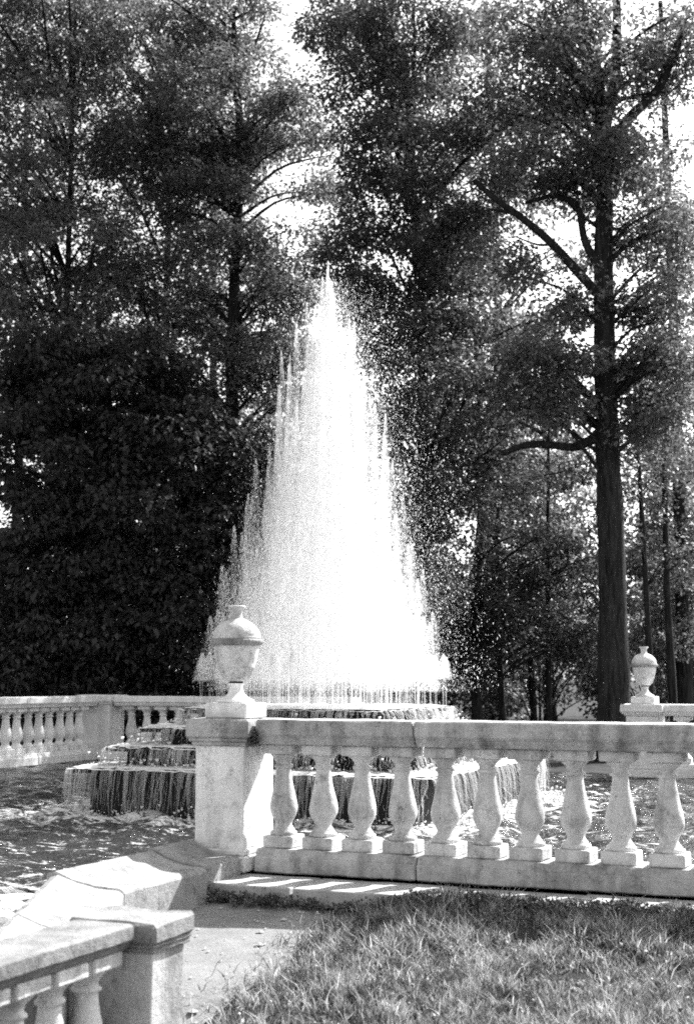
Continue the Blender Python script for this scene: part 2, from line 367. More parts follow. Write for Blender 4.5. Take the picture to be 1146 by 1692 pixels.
def make_pier(parent, x0, x1, y0, y1, ztop, zcap, zb=0.0, over=.055, mat='marble', capmat='rail', seed=1):
    p = obj('pier', block_mesh('pier', x0, x1, y0, y1, zb + .16, zcap - .002, .012, .004, seed), M[mat], parent)
    pr = []
    base = bmesh.new()
    box_into(base, x0 - .03, x1 + .03, y0 - .03, y1 + .03, zb, zb + .115, .014); box_into(base, x0 - .014, x1 + .014, y0 - .014, y1 + .014, zb + .116, zb + .162, .012)
    wear(base, .004, seed); obj('pier_base', from_bm('pier_base', base), M[mat], p)
    cap = bmesh.new(); t = ztop - zcap
    box_into(cap, x0 - .02, x1 + .02, y0 - .02, y1 + .02, zcap, zcap + .16 * t, .004); box_into(cap, x0 - over * .7, x1 + over * .7, y0 - over * .7, y1 + over * .7, zcap + .162 * t, zcap + .30 * t, .006)
    box_into(cap, x0 - over, x1 + over, y0 - over, y1 + over, zcap + .302 * t, ztop, .014)
    bmesh.ops.subdivide_edges(cap, edges=[e for e in cap.edges if e.calc_length() > .12], cuts=5, use_grid_fill=True); wear(cap, .009, seed + 2, 5); wear(cap, .005, seed + 4, 18); obj('pier_cap', from_bm('pier_cap', cap), M[capmat], p)
    return p

def balustrade(label, axis, c, joints_rail, joints_plinth, first, count, pitch, z0, hp, hr, htop, mats, half=.235, k=1.0, seed=0, n=22):
    t = thing('balustrade', label, 'balustrade', (0, 0, 0))
    for i, (a, b) in enumerate(zip(joints_plinth, joints_plinth[1:])):
        obj('plinth', prism_mesh('plinth', plinth_profile(c, half * .86, z0, z0 + hp), a + .004, b - .004, axis, .005, seed + i), M[mats[2]], t)
    for i, (a, b) in enumerate(zip(joints_rail, joints_rail[1:])):
        obj('rail', prism_mesh('rail', rail_profile(c, half, z0 + hr, z0 + htop), a + .005, b - .005, axis, .004, seed + 20 + i), M[mats[0]], t)
    vs = [baluster_mesh('baluster', hr - hp - .002, k, s + seed, n) for s in range(3)]
    for i in range(count):
        s = first + i * pitch
        p = (s, c, z0 + hp + .001) if axis == 'X' else (c, s, z0 + hp + .001)
        p = tuple(q + random.uniform(-.006, .006) if j < 2 else q for j, q in enumerate(p))
        o = obj('baluster', vs[i % 3], M[mats[1]], t, p, random.uniform(-.04, .04) + random.choice((0, math.pi / 2, math.pi)))
        o.rotation_euler.x = random.uniform(-.008, .008); o.rotation_euler.y = random.uniform(-.008, .008)
    return t
near = balustrade('long grey marble balustrade with pear-shaped balusters across the middle, below the water pyramid', 'X', 9.66,
                  [-4.735, -3.50, -.9, 1.6], [-4.755, -3.50, -1.4, 1.6], -4.60, 19, .312, 0.0, .165, .915, 1.095, ('rail', 'marble_warm', 'plinth'))
make_pier(near, -5.20, -4.80, 9.38, 9.88, 1.10, .905, seed=3)
fl = balustrade('pale marble balustrade along the left side of the pool, far left', 'Y', -13.95, [14.6, 16.9, 19.2, 21.32], [14.6, 17.4, 19.6, 21.32], 15.1, 21, .297, 0.0, .20, .93, 1.10, ('far', 'far', 'far'), seed=40, n=14)
make_pier(fl, -14.15, -13.55, 21.36, 21.86, 1.115, .95, mat='far', capmat='far', seed=8)
balustrade('far marble balustrade behind the cascade, running right from the corner pier', 'X', 21.62, [-13.5, -11.6, -9.0], [-13.52, -11.0, -9.0], -13.25, 14, .31, 0.0, .20, .93, 1.095, ('far', 'far', 'far'), seed=60, n=14)
fr = balustrade('far right stretch of marble balustrade beyond the pool, beside the small urn', 'X', 20.72, [-3.86, -1.6, .8], [-3.86, -1.6, .8], -3.6, 13, .31, 0.0, .20, .87, 1.03, ('far', 'far', 'far'), seed=80, n=14)
make_pier(fr, -4.36, -3.90, 20.45, 20.95, 1.03, .87, mat='far', capmat='far', over=.07, seed=12)
fg = balustrade('nearest low balustrade in the lower left corner, sunlit on its rail', 'Y', -3.43, [1.2, 3.1, 5.41], [1.2, 3.3, 5.43], 5.16, 0, .275, -.58, .15, .82, .93, ('coping', 'marble_warm', 'plinth'), half=.15, k=.92, seed=100)
bmv = [baluster_mesh('baluster', .668, .92, 100 + s) for s in range(3)]
for i in range(16): obj('baluster', bmv[i % 3], M['marble_warm'], fg, (-3.43, 5.27 - i * .262, -.58 + .151), random.uniform(-.03, .03))
make_pier(fg, -3.60, -3.235, 5.47, 5.76, .35, .22, zb=-.58, over=.04, mat='rail', capmat='coping', seed=15)

# ------------------------------------------------------------------ urns
def make_urn(label, x, y, z, k):
    t = thing('urn', label, 'urn', (x, y, z))
    b = bmesh.new(); s = .192
    box_into(b, -s * k, s * k, -s * k, s * k, 0, .125 * k, .012 * k)
    wear(b, .003, 1); obj('pedestal', from_bm('pedestal', b), M['marble'], t)
    f = bmesh.new()
    lathe_into(f, [(r * k, (zz + .126) * k) for r, zz in [(.150, 0), (.152, .012), (.148, .022), (.122, .03), (.100, .045), (.076, .068), (.062, .09), (.056, .115), (.058, .14), (.068, .152), (.072, .16)]], 28)
    obj('foot', from_bm('foot', f), M['marble'], t)
    f = bmesh.new()
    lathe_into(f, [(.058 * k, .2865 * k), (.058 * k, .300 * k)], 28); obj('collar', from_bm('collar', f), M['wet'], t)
    f = bmesh.new()
    lathe_into(f, [(r * k, zz * k) for r, zz in [(.055, .3005), (.080, .304), (.110, .322), (.134, .356), (.152, .410), (.156, .414), (.154, .421), (.170, .468), (.182, .525), (.189, .575), (.191, .600)]], 84, rib=(.302 * k, .412 * k, 20, .06))
    wear(f, .002, 4, 12); bw_ = obj('bowl', from_bm('bowl', f), M['urn'], t)
    f = bmesh.new()
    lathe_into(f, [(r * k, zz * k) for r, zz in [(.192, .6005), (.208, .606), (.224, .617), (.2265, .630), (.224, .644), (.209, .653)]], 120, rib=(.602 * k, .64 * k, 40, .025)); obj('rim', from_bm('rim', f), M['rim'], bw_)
    f = bmesh.new()
    lathe_into(f, [(r * k, zz * k) for r, zz in [(.206, .6535), (.206, .672), (.198, .680), (.201, .688), (.198, .704), (.190, .722), (.176, .745), (.155, .770), (.124, .794), (.090, .812), (.060, .824), (.050, .832), (.047, .855), (.048, .880), (.056, .902), (.074, .917), (.077, .928), (.068, .934), (.03, .927)]], 48)
    wear(f, .002, 9, 12); obj('lid', from_bm('lid', f), M['urn'], t)
    return t
make_urn('large covered marble urn on the pier in front of the water pyramid', -4.99, 9.62, 1.102, .90)
make_urn('small far covered marble urn beside the big tree trunk at right', -4.13, 20.70, 1.032, .88)

# ------------------------------------------------------------------ paving ledge, kerb, sill
led = tag(obj('paving', block_mesh('paving', -5.10, -4.20, 8.90, 9.435, -.125, -.012, .01, .004, 1), M['slab']), 'flat stone slabs in front of the balustrade, striped by shadows', kind='structure')
for i, (a, b) in enumerate(((-4.19, -3.18), (-3.17, -2.30), (-2.29, -1.2), (-1.19, .2), (.21, 1.5))):
    obj('slab', block_mesh('slab', a, b, 8.92 + .03 * math.sin(i * 2.1), 9.435, -.13, -.014 - .006 * (i % 2), .01, .004, 2 + i), M['slab'], led)
kerb = thing('pool_kerb', 'low white marble kerb running from the urn pier towards the lower left', 'kerb')
def kerb_prof(c, top): return [(c - .22, -.3), (c - .22, top), (c - .17, top + .015), (c - .06, top - .035), (c + .05, top - .07), (c + .13, top - .078), (c + .20, top - .082), (c + .235, top - .105), (c + .235, -.35)]
obj('kerb_stone', prism_mesh('kerb_stone', [(a, b + .02 if b > 0 else b) for a, b in kerb_prof(-5.03, .19)], 9.345, 8.80, 'Y', .004, 1, .08), M['kerb'], kerb)
obj('kerb_stone', prism_mesh('kerb_stone', [(a + (.03 if a > -5.0 else 0), b) for a, b in kerb_prof(-5.03, .19)], 8.79, 7.66, 'Y', .003, 2, .08, 0, .25), M['kerb'], kerb)
k2 = obj('kerb_stone', prism_mesh('kerb_stone', [(a, b) for a, b in kerb_prof(0, .18)], 0, -1.55, 'Y', .003, 3, .08, .25, 0), M['kerb'], kerb, (-5.00, 7.66, 0), R(27))
k3 = obj('kerb_stone', prism_mesh('kerb_stone', [(a, b) for a, b in kerb_prof(0, .18)], -1.56, -3.0, 'Y', .003, 4, .08), M['kerb'], kerb, (-5.00, 7.66, 0), R(27))
# rounded sill over which the pool spills into its outlet
bm = bmesh.new(); prof = [(.16 * math.cos(a), .12 * math.sin(a)) for a in np.linspace(0, 2 * math.pi, 15)[:-1]]
sill = tag(obj('stone_sill', prism_mesh('stone_sill', [(c + 6.55, z - .03) for c, z in prof], -8.2, -4.72, 'X', .03, 6, .1), M['kerb']), 'rounded pale stone sill in the water at the lower left edge', 'sill')

# ------------------------------------------------------------------ stepped fountain base and cascade
TIERS = [(2.0, -.3, .48), (1.73, .48, .69), (1.47, .69, .89), (1.16, .89, 1.085)]
fb = thing('cascade_base', 'dark wet stepped square fountain base with water pouring over its lips', 'fountain', (FC[0], FC[1], 0))
def ring_pts(h, s):                      # s in 0..4 round the square -> point, outward normal
    k = int(s) % 4; t = (s - int(s)) * 2 - 1
    return [((t * h, -h), (0, -1)), ((h, t * h), (1, 0)), ((-t * h, h), (0, 1)), ((-h, -t * h), (-1, 0))][k]
for i, (h, z0, z1) in enumerate(TIERS):
    tr = obj('tier', block_mesh('tier', -h + .17, h - .17, -h + .17, h - .17, z0 - (.02 if i else 0), z1 - .062, .01, .006, i, .4), M['wet'], fb)
    prof = None
    lip = bmesh.new(); box_into(lip, -h, h, -h, h, z1 - .06, z1 - .004, .02); wear(lip, .006, i)
    obj('lip', from_bm('lip', lip), M['wet'], tr)
    # foam and thin water lying on the step: a lumpy sheet ending just past the lip
    hin = TIERS[i + 1][0] - .2 if i < 3 else 0.0
    V = []; F = []; nr = 8; ns = 260
    for a in range(nr):
        hh = hin + (h + .012 - hin) * a / (nr - 1)
        for b in range(ns):
            (px, py), _ = ring_pts(hh, 4 * b / ns)
            q = Vector((px * 7, py * 7, i * 5.)); e = a / (nr - 1)
            zz = z1 + .008 + .03 * max(0, noise.noise(q)) + .02 * noise.noise(q * 2.7) * (1 - e * .4) - (.03 if a == nr - 1 else 0)
            V.append((px, py, zz))
    for a in range(nr - 1):
        for b in range(ns):
            F.append((a * ns + b, a * ns + (b + 1) % ns, (a + 1) * ns + (b + 1) % ns, (a + 1) * ns + b))
    tag(obj('foam', mesh('foam', V, F, True), M['foam'], tr), kind='stuff')
    # the falling curtain: wavy strands of water, bunched and torn
    zb = TIERS[i - 1][2] if i else -.02
    V = []; F = []; per = 8 * h; cnt = int(per * (300 if i else 330))
    for s_ in range(cnt):
        s = random.random() * 4
        dens = .5 * noise.noise(Vector((s * h * 4.2, i * 7.7 + .3, .4))) + .9 * noise.noise(Vector((s * h * 17, i * 3.3, 5)))
        if random.random() > .45 + .75 * dens: continue
        (px, py), (ox, oy) = ring_pts(h, s); off = random.uniform(.0, .05); tx, ty = -oy, ox
        wd = random.uniform(.001, .0034) * (1 + max(0, dens)); top = z1 - .03 * random.random(); bot = zb + random.random() ** 3 * .7 * (z1 - zb)
        if random.random() < .6: top -= random.random() * .7 * (z1 - zb); bot = max(zb, top - random.uniform(.04, .2))
        n = 6; base = len(V); ph = random.uniform(0, 9)
        for q in range(n + 1):
            t = q / n; z = top + (bot - top) * t; d = off + .05 * math.sqrt(t) ; lat = .016 * math.sin(ph + t * 5) * t + random.uniform(-.006, .006)
            ww = wd * (1 - .6 * abs(2 * t - .8) ** 2) * random.uniform(.5, 1.3)
            V.append((px + ox * d + tx * (lat - ww), py + oy * d + ty * (lat - ww), z)); V.append((px + ox * d + tx * (lat + ww), py + oy * d + ty * (lat + ww), z + .004))
        for q in range(n):
            a = base + q * 2; F.append((a, a + 1, a + 3, a + 2))
    tag(obj('falling_water', mesh('falling_water', V, F), M['fall'], tr), kind='stuff')
    V = []; F = []
    for s_ in range(int(per * 26)):
        s = random.random() * 4; (px, py), (ox, oy) = ring_pts(h, s); tx, ty = -oy, ox; wd = random.uniform(.008, .035); base = len(V); n = 6; ph = random.uniform(0, 9)
        top = z1 - .02; bot = zb + random.random() ** 2 * .8 * (z1 - zb)
        for q in range(n + 1):
            t = q / n; d = .01 + .055 * math.sqrt(t) + random.uniform(0, .012); ww = wd * (1 - .75 * t) * random.uniform(.6, 1.2); lat = .02 * math.sin(ph + 4 * t) * t; z = top + (bot - top) * t
            V.append((px + ox * d + tx * (lat - ww), py + oy * d + ty * (lat - ww), z)); V.append((px + ox * d + tx * (lat + ww), py + oy * d + ty * (lat + ww), z))
        F += [(base + q * 2, base + q * 2 + 1, base + q * 2 + 3, base + q * 2 + 2) for q in range(n)]
    tag(obj('water_sheet', mesh('water_sheet', V, F), M['sheet'], tr), kind='stuff')
    # splash at the foot of each fall
    P = []; cnt = int(per * (130 if i == 0 else 50))
    for s_ in range(cnt):
        (px, py), (ox, oy) = ring_pts(h + .06 + abs(random.gauss(0, .07 if i else .16)), random.random() * 4)
        P.append((px, py, zb + abs(random.gauss(0, .045 if i else .055))))
    P = np.array(P); sz = rng.uniform(.004, .017, len(P))
    T4 = np.array([(1, 1, 1), (-1, -1, 1), (-1, 1, -1), (1, -1, -1)], float)
    V = (P[:, None, :] + T4[None] * sz[:, None, None] * rng.uniform(.6, 1.2, (len(P), 4, 1))).reshape(-1, 3)
    F = (np.arange(len(P))[:, None, None] * 4 + np.array([(0, 1, 2), (0, 3, 1), (0, 2, 3), (1, 3, 2)])[None]).reshape(-1, 3)
    tag(obj('splash', mesh_np('splash', V, F), M['foam'], tr), kind='stuff')

# ------------------------------------------------------------------ the pyramid of jets
wp = thing('water_pyramid', 'tall white pyramid of fountain jets rising from the stepped base', 'water jets', (FC[0] + .05, FC[1] + .02, 1.09))
RINGS = [(h, min(4.80, .62 + 4.42 * ((1.06 - h) / .94) ** .95)) for h in (1.06, .97, .88, .79, .70, .61, .52, .43, .34, .25, .17, .10)]
TETF = np.array([(0, 1, 2), (0, 3, 1), (0, 2, 3), (1, 3, 2)])
def flecks(P, ln, wd, r, tilt=.15):
    """elongated four-sided drops: P (n,3), lengths, widths"""
    n = len(P); a = r.uniform(0, 2 * math.pi, n); c, s = np.cos(a) * wd, np.sin(a) * wd
    dx, dy = r.normal(0, tilt, n) * ln, r.normal(0, tilt, n) * ln
    z = np.zeros(n)
    A = np.stack([c, s, z], -1); B = np.stack([-c, -s, z], -1); U = np.stack([dx - s * .5, dy + c * .5, ln], -1); D = np.stack([-dx + s * .6, -dy - c * .6, -ln], -1)
    V = (P[:, None, :] + np.stack([A, B, U, D], 1)).reshape(-1, 3)
    F = (np.arange(n)[:, None, None] * 4 + TETF[None]).reshape(-1, 3)
    return V, F
def jet_mesh(H, seed):
    r = np.random.default_rng(seed); rr = random.Random(seed)
    tb = Tubes(); wob = lambda: rr.uniform(-.012, .012)
    tb.add([(0, 0, 0), (wob() * .4, wob() * .4, .2), (wob(), wob(), .3 + H * .2), (wob() * 2, wob() * 2, .3 + H * .4)], .006, .003, 5, .5, 4)
    V0 = np.array([tuple(p) for p in tb.V]); F0 = np.array([(a, b, c) for a, b, c, d in tb.F] + [(a, c, d) for a, b, c, d in tb.F])
    n = int((380 + 480 * H) * (1.35 if H > 3.2 else 1)); z0 = r.uniform(.19, .33); z = z0 + (H - z0) * r.beta(1.3, 1.0 if H > 3 else 1.15, n)
    rad = (.006 + .04 * r.random(n) * (1 - (z / H) ** 8) + .12 * r.random(n) ** 1.1 * (1 - (z / H) ** 1.5)) ; a = r.uniform(0, 2 * math.pi, n)
    P = np.stack([rad * np.cos(a) + .03 * (H - z) / H * r.random(n), rad * np.sin(a), z], -1)
    V1, F1 = flecks(P, r.uniform(.005, .024, n), r.uniform(.003, .008, n), r, .3)
    # a few drops in the clear zone over the nozzle
    m = 8; P = np.stack([r.normal(0, .03, m), r.normal(0, .03, m), r.uniform(.03, .28, m)], -1); V2, F2 = flecks(P, r.uniform(.01, .03, m), r.uniform(.003, .006, m), r)
    V = np.concatenate([V0, V1, V2]); F = np.concatenate([F0, F1 + len(V0), F2 + len(V0) + len(V1)])
    me = mesh_np('jet', V, F); me.materials.append(M['jet']); return me
for i, (h, H) in enumerate(RINGS):
    vs = [jet_mesh(H * s, 100 + i * 10 + q) for q, s in enumerate((1.0, .96, 1.03))]
    cnt = max(8, int(8 * h / (.195 if i < 7 else .145)))
    for q in range(cnt):
        (px, py), _ = ring_pts(h, 4 * (q + .5) / cnt + .001)
        o = obj('jet', vs[random.randrange(3)], None, wp, (px + random.gauss(0, .018), py + random.gauss(0, .018), random.uniform(-.05, .0)), random.uniform(0, 6.28))
        o.rotation_euler.x = random.gauss(0, .010); o.rotation_euler.y = random.gauss(0, .010)
        o.scale = (1, 1, random.uniform(.94, 1.02) if i < 10 else random.choice((.93, 1.0, 1.045)))
# the drifting spray: single drops thinning outwards, carried to the right by the wind
def spray(n, seed):
    r = np.random.default_rng(seed); P = []
    z = 4.75 * r.beta(1.05, 1.35, n) + .16
    ang = r.uniform(0, 2 * math.pi, n); c, s = np.cos(ang), np.sin(ang)
    sq = 1 / np.maximum(np.abs(c), np.abs(s)) ** .6
    core = 1.06 * (1 - np.clip(z / 5.1, 0, 1)) ** 1.04 * sq
    wind = np.clip(.95 + .6 * (c * .95 + s * .3), .72, 1.6)
    ex = r.exponential(.18, n) * wind - .09
    rad = core + ex
    x, y = rad * c + .05, rad * s
    return np.stack([x, y, z], -1), r
P, r = spray(130000, 5)
sz = r.lognormal(math.log(.0023), .5, len(P)).clip(.001, .007)
V, F = flecks(P, sz * r.uniform(1, 3.2, len(P)), sz, r, .35)
tag(obj('spray', mesh_np('spray', V, F), M['drop'], wp), kind='stuff')

# ------------------------------------------------------------------ trees
AX = Vector((math.cos(R(YAW)), math.sin(R(YAW)), 0)); BX = Vector((-math.sin(R(YAW)), math.cos(R(YAW)), 0))   # along and across the wood's edge
def leaf_mesh(name, C, rad, flat, per, size, seed, droop=.35):
    """leaf-sized folded blades gathered round twig ends C"""
    r = np.random.default_rng(seed); C = np.asarray(C); n = len(C) * per
    c = np.repeat(C, per, 0); rc = np.repeat(r.uniform(.65, 1.25, len(C)) * rad, per)
    d = r.normal(size=(n, 3)); d /= np.linalg.norm(d, axis=1)[:, None]
    rr = r.random(n) ** .42
    off = d * (rr * rc)[:, None]; off[:, 2] *= flat
    off[:, 2] -= .12 * (off[:, 0] ** 2 + off[:, 1] ** 2)
    P = c + off
    L = size * r.uniform(.6, 1.25, n)
    dr = d * .8 + r.normal(0, .6, (n, 3)); dr[:, 2] = dr[:, 2] * .5 - droop; dr /= np.linalg.norm(dr, axis=1)[:, None]
    up = np.array([0, 0, 1.]) + r.normal(0, .55, (n, 3)); sd = np.cross(dr, up); sd /= np.linalg.norm(sd, axis=1)[:, None] + 1e-6; nm = np.cross(sd, dr)
    W = L * r.uniform(.26, .40, n)
    mid = P + dr * (L * .45)[:, None] + nm * (W * .25)[:, None]
    V = np.stack([P, mid + sd * W[:, None], P + dr * L[:, None] - np.array([0, 0, 1.]) * (L * .12)[:, None], mid - sd * W[:, None]], 1).reshape(-1, 3)
    i = np.arange(n)[:, None] * 4
    F = np.concatenate([i + np.array([[0, 1, 2]]), i + np.array([[0, 2, 3]])], 0)
    return mesh_np(name, V, F)
def tree(label, x, y, H, r0, blobs, limbs=(), per=190, rad=.56, size=.095, mat='leaf', seed=0, bend=(), flat=.55, twigs=.35, droop=.35, group=None, fwd=0.0):
    t = thing('broadleaf_tree', label, 'tree', (x, y, 0), group); rr = random.Random(seed)
    P = lambda a, h, b=0: AX * a + BX * b + Vector((0, 0, h))
    tb = Tubes(); tr = [P(0, -.3)] + [P(a, h) for a, h in bend]
    if not bend: tr += [P(rr.uniform(-.1, .1), H * .25), P(rr.uniform(-.15, .15), H * .55)]
    tr.append(P(rr.uniform(-.2, .2), H)); tb.add(tr, r0, r0 * .3, 14, .09, 8, r0 * .45)
    pts = smooth_path(tr, 6)
    for (lp, a, b) in limbs: tb.add([P(*q) for q in lp], a, b, 8, .08, 5)
    C = []
    for (a, h, ra, rh, b, n) in blobs:
        for _ in range(n):
            while True:
                q = (rr.uniform(-1, 1), rr.uniform(-1, 1), rr.uniform(-1, 1))
                if q[0] ** 2 + q[1] ** 2 + q[2] ** 2 < 1: break
            p = P(a + q[0] * ra, h + q[2] * rh, q[1] * b - fwd); C.append(p)
            if rr.random() < twigs:
                k = min(pts, key=lambda s: abs(s.z - max(.8, p.z - .55 * (p - Vector((s.x, s.y, p.z))).length)))
                d = p - k; m1 = k + d * .4 + Vector((rr.uniform(-.15, .15), rr.uniform(-.15, .15), .12 * d.length)); m2 = k + d * .75 + Vector((rr.uniform(-.12, .12), rr.uniform(-.12, .12), .08 * d.length))
                tb.add([k, m1, m2, p], min(.055, r0 * .35) * (.5 + .12 * d.length), .008, 5, .1, 3)
    obj('trunk', tb.mesh('trunk'), M['bark'], t)
    tag(obj('crown', leaf_mesh('crown', [tuple(c) for c in C], rad, flat, per, size, seed, droop), M[mat], t), kind='stuff')
    return t
TREES = [
  ('oak', -5.50, 24.82, 13.2, 0.29, [
    (-0.95, 12.10, 1.01, 0.67, 2.2, 34),
    (0.19, 10.81, 1.12, 0.47, 2.0, 34),
    (-1.36, 10.75, 0.80, 0.31, 1.8, 16),
    (1.06, 9.58, 0.66, 0.84, 1.8, 26),
    (1.23, 12.92, 0.74, 0.84, 2.0, 26),
    (-0.54, 13.38, 1.06, 0.56, 2.0, 24),
    (0.10, 12.10, 0.64, 0.56, 2.0, 9),
    (-0.38, 10.38, 0.64, 0.25, 1.5, 10),
    (0.92, 7.12, 0.70, 0.36, 1.8, 18),
    (-1.08, 7.01, 0.90, 0.50, 2.0, 24),
    (0.89, 5.91, 0.74, 0.61, 1.8, 24),
    (-1.11, 6.13, 0.85, 0.42, 1.6, 18),
    (0.68, 8.12, 0.64, 0.34, 1.5, 9),
    (-1.60, 8.80, 0.48, 0.50, 1.5, 8),
    (-0.64, 8.12, 0.64, 0.34, 1.5, 10),
    (0.04, 9.47, 0.43, 0.67, 1.5, 6),
    (-1.55, 13.15, 0.64, 0.56, 2.0, 14),
    (1.23, 8.35, 0.53, 0.67, 1.8, 12),
    (0.85, 6.57, 0.64, 0.45, 1.8, 12),
  ]),
  ('maple', -9.67, 26.32, 13.9, 0.20, [
    (0.20, 14.17, 1.07, 0.75, 2.2, 24),
    (-1.04, 14.17, 0.71, 0.75, 2.2, 14),
    (-1.67, 14.56, 0.60, 0.75, 2.0, 14),
    (-0.81, 10.44, 0.83, 0.88, 2.2, 20),
    (0.91, 9.81, 0.83, 1.00, 2.0, 18),
    (-1.55, 9.68, 0.48, 0.38, 1.8, 9),
    (1.35, 5.72, 0.83, 0.75, 2.0, 14),
    (1.41, 11.08, 0.60, 0.75, 2.0, 12),
    (1.79, 12.10, 0.60, 0.50, 2.0, 8),
    (-0.49, 13.65, 1.25, 1.00, 2.4, 38),
    (0.06, 11.46, 1.25, 1.38, 2.6, 56),
    (0.05, 9.18, 1.49, 1.38, 2.8, 64),
    (0.16, 7.19, 1.79, 1.38, 2.8, 70),
    (0.15, 5.24, 1.79, 1.25, 2.6, 56),
    (1.05, 12.36, 0.60, 0.50, 2.0, 8),
    (-1.06, 8.68, 0.48, 0.75, 2.0, 10),
    (-1.17, 12.55, 0.42, 0.63, 2.0, 6),
    (1.99, 8.18, 0.60, 0.63, 2.0, 12),
    (-0.58, 3.43, 1.55, 1.00, 2.2, 30),
  ]),
  ('linden', -13.94, 26.67, 15.9, 0.18, [
    (-0.85, 15.78, 1.66, 1.07, 2.6, 50),
    (-0.15, 13.83, 1.79, 1.07, 2.6, 56),
    (-1.47, 13.00, 1.53, 0.94, 2.4, 44),
    (1.04, 13.55, 0.89, 0.80, 2.0, 14),
    (-0.66, 11.63, 1.15, 0.67, 2.0, 24),
    (0.66, 10.55, 0.89, 0.80, 2.0, 18),
    (-0.77, 9.87, 1.28, 0.94, 2.2, 36),
    (0.81, 8.67, 1.15, 1.07, 2.2, 40),
    (-0.75, 7.87, 1.53, 1.07, 2.4, 48),
    (1.98, 11.77, 0.70, 1.21, 2.4, 16),
    (1.71, 13.28, 0.57, 0.80, 2.0, 10),
    (1.20, 9.60, 0.64, 0.67, 2.0, 16),
    (1.47, 7.61, 0.77, 0.80, 2.0, 16),
  ]),
  ('ash', -16.21, 27.88, 17.3, 0.15, [
    (-0.72, 15.70, 1.63, 1.57, 2.6, 46),
    (-0.52, 12.46, 1.77, 1.72, 2.8, 56),
    (-0.48, 10.01, 1.77, 1.29, 2.6, 48),
    (-1.88, 16.89, 1.23, 1.00, 2.4, 24),
    (1.45, 12.90, 0.82, 1.72, 2.4, 16),
    (-1.54, 14.36, 0.82, 0.86, 2.0, 16),
  ]),
  ('chestnut', -17.07, 24.80, 16.1, 0.13, [
    (-0.32, 14.85, 1.76, 1.58, 2.8, 62),
    (-0.78, 12.27, 1.88, 1.58, 2.8, 70),
    (0.18, 10.00, 2.01, 1.32, 2.8, 66),
    (-0.54, 8.02, 2.01, 1.32, 2.6, 64),
    (1.38, 8.02, 1.26, 1.19, 2.2, 36),
    (-2.55, 10.66, 1.13, 3.30, 3.0, 30),
    (-1.24, 14.85, 0.75, 1.32, 2.4, 20),
  ]),
  ('hornbeam', -15.33, 23.48, 9.1, 0.12, [
    (-0.12, 7.35, 2.00, 1.23, 1.6, 60),
    (-0.56, 5.66, 2.00, 1.23, 1.7, 64),
    (0.53, 4.46, 2.00, 1.23, 1.7, 70),
    (-0.75, 3.64, 1.88, 0.99, 1.5, 56),
    (1.34, 5.90, 1.41, 1.11, 1.5, 38),
    (0.91, 2.81, 1.88, 0.80, 1.4, 46),
    (-0.72, 2.23, 1.88, 0.62, 1.4, 40),
    (1.16, 1.88, 1.41, 0.55, 1.4, 30),
  ]),
  ('hazel', -13.68, 24.83, 7.2, 0.09, [
    (-0.17, 5.75, 1.20, 1.13, 1.5, 38),
    (0.56, 4.29, 1.20, 1.13, 1.5, 40),
    (0.10, 2.84, 1.44, 1.13, 1.5, 44),
    (1.16, 5.51, 0.96, 1.13, 1.5, 28),
    (1.41, 3.44, 0.96, 1.13, 1.5, 28),
    (-0.01, 1.89, 1.44, 0.57, 1.4, 24),
  ]),
  ('elm', -9.50, 29.65, 11.4, 0.14, [
    (-0.33, 8.09, 1.45, 1.25, 2.2, 30),
    (-0.37, 3.51, 1.32, 0.83, 1.8, 24),
    (-0.38, 2.20, 1.19, 0.55, 1.6, 20),
    (0.89, 8.36, 1.06, 0.83, 2.0, 16),
    (1.49, 3.91, 1.19, 0.69, 1.8, 22),
    (0.54, 2.86, 1.19, 0.69, 1.8, 20),
    (1.86, 2.20, 1.19, 0.55, 1.6, 16),
    (1.52, 5.78, 1.19, 0.42, 1.8, 8),
    (2.93, 3.51, 1.06, 0.69, 1.8, 14),
  ]),
  ('spruce', -5.74, 33.41, 17.8, 0.20, [
    (-0.01, 6.21, 0.98, 0.88, 2.0, 20),
    (-0.21, 4.07, 0.98, 1.03, 2.0, 20),
    (0.02, 2.39, 0.98, 0.74, 2.0, 16),
    (0.40, 11.02, 0.70, 1.92, 2.0, 16),
    (0.05, 8.52, 0.84, 0.88, 2.0, 14),
  ]),
]

TD = {n: (x, y, H, r, b) for n, x, y, H, r, b in TREES}
def T(n): return TD[n]
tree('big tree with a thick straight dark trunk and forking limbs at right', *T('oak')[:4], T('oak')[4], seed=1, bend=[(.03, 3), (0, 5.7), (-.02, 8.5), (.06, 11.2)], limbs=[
    ([(-.05, 8.2), (-.5, 8.72), (-1.0, 9.28), (-1.5, 9.72), (-1.95, 10.1, .1), (-2.3, 10.5, .3)], .10, .045), ([(-1.5, 9.72), (-1.9, 9.85), (-2.3, 9.8)], .035, .015), ([(-.9, 9.2), (-1.2, 9.2), (-1.6, 9.35)], .03, .012), ([(0, 8.6), (-.33, 9.25), (-.47, 9.92), (-.88, 10.1), (-1.4, 9.98)], .085, .035),
    ([(-.1, 5.72), (-.57, 5.5), (-1.01, 5.53), (-1.43, 5.53), (-1.9, 5.37)], .10, .05), ([(-1.0, 5.53), (-1.2, 5.75), (-1.6, 5.95)], .04, .02), ([(.1, 10.9), (-.06, 12.1), (-.27, 13.15), (-.45, 14.5)], .15, .09),
    ([(.06, 10.9), (.5, 11.55), (1.11, 12.22), (1.6, 13.4)], .12, .06), ([(.06, 11.4), (.3, 12.5), (.35, 14.6)], .12, .07), ([(.1, 6.4), (.64, 7.01), (1.25, 7.15)], .05, .02), ([(.1, 8.9), (.6, 9.3), (1.2, 9.5)], .05, .02)])
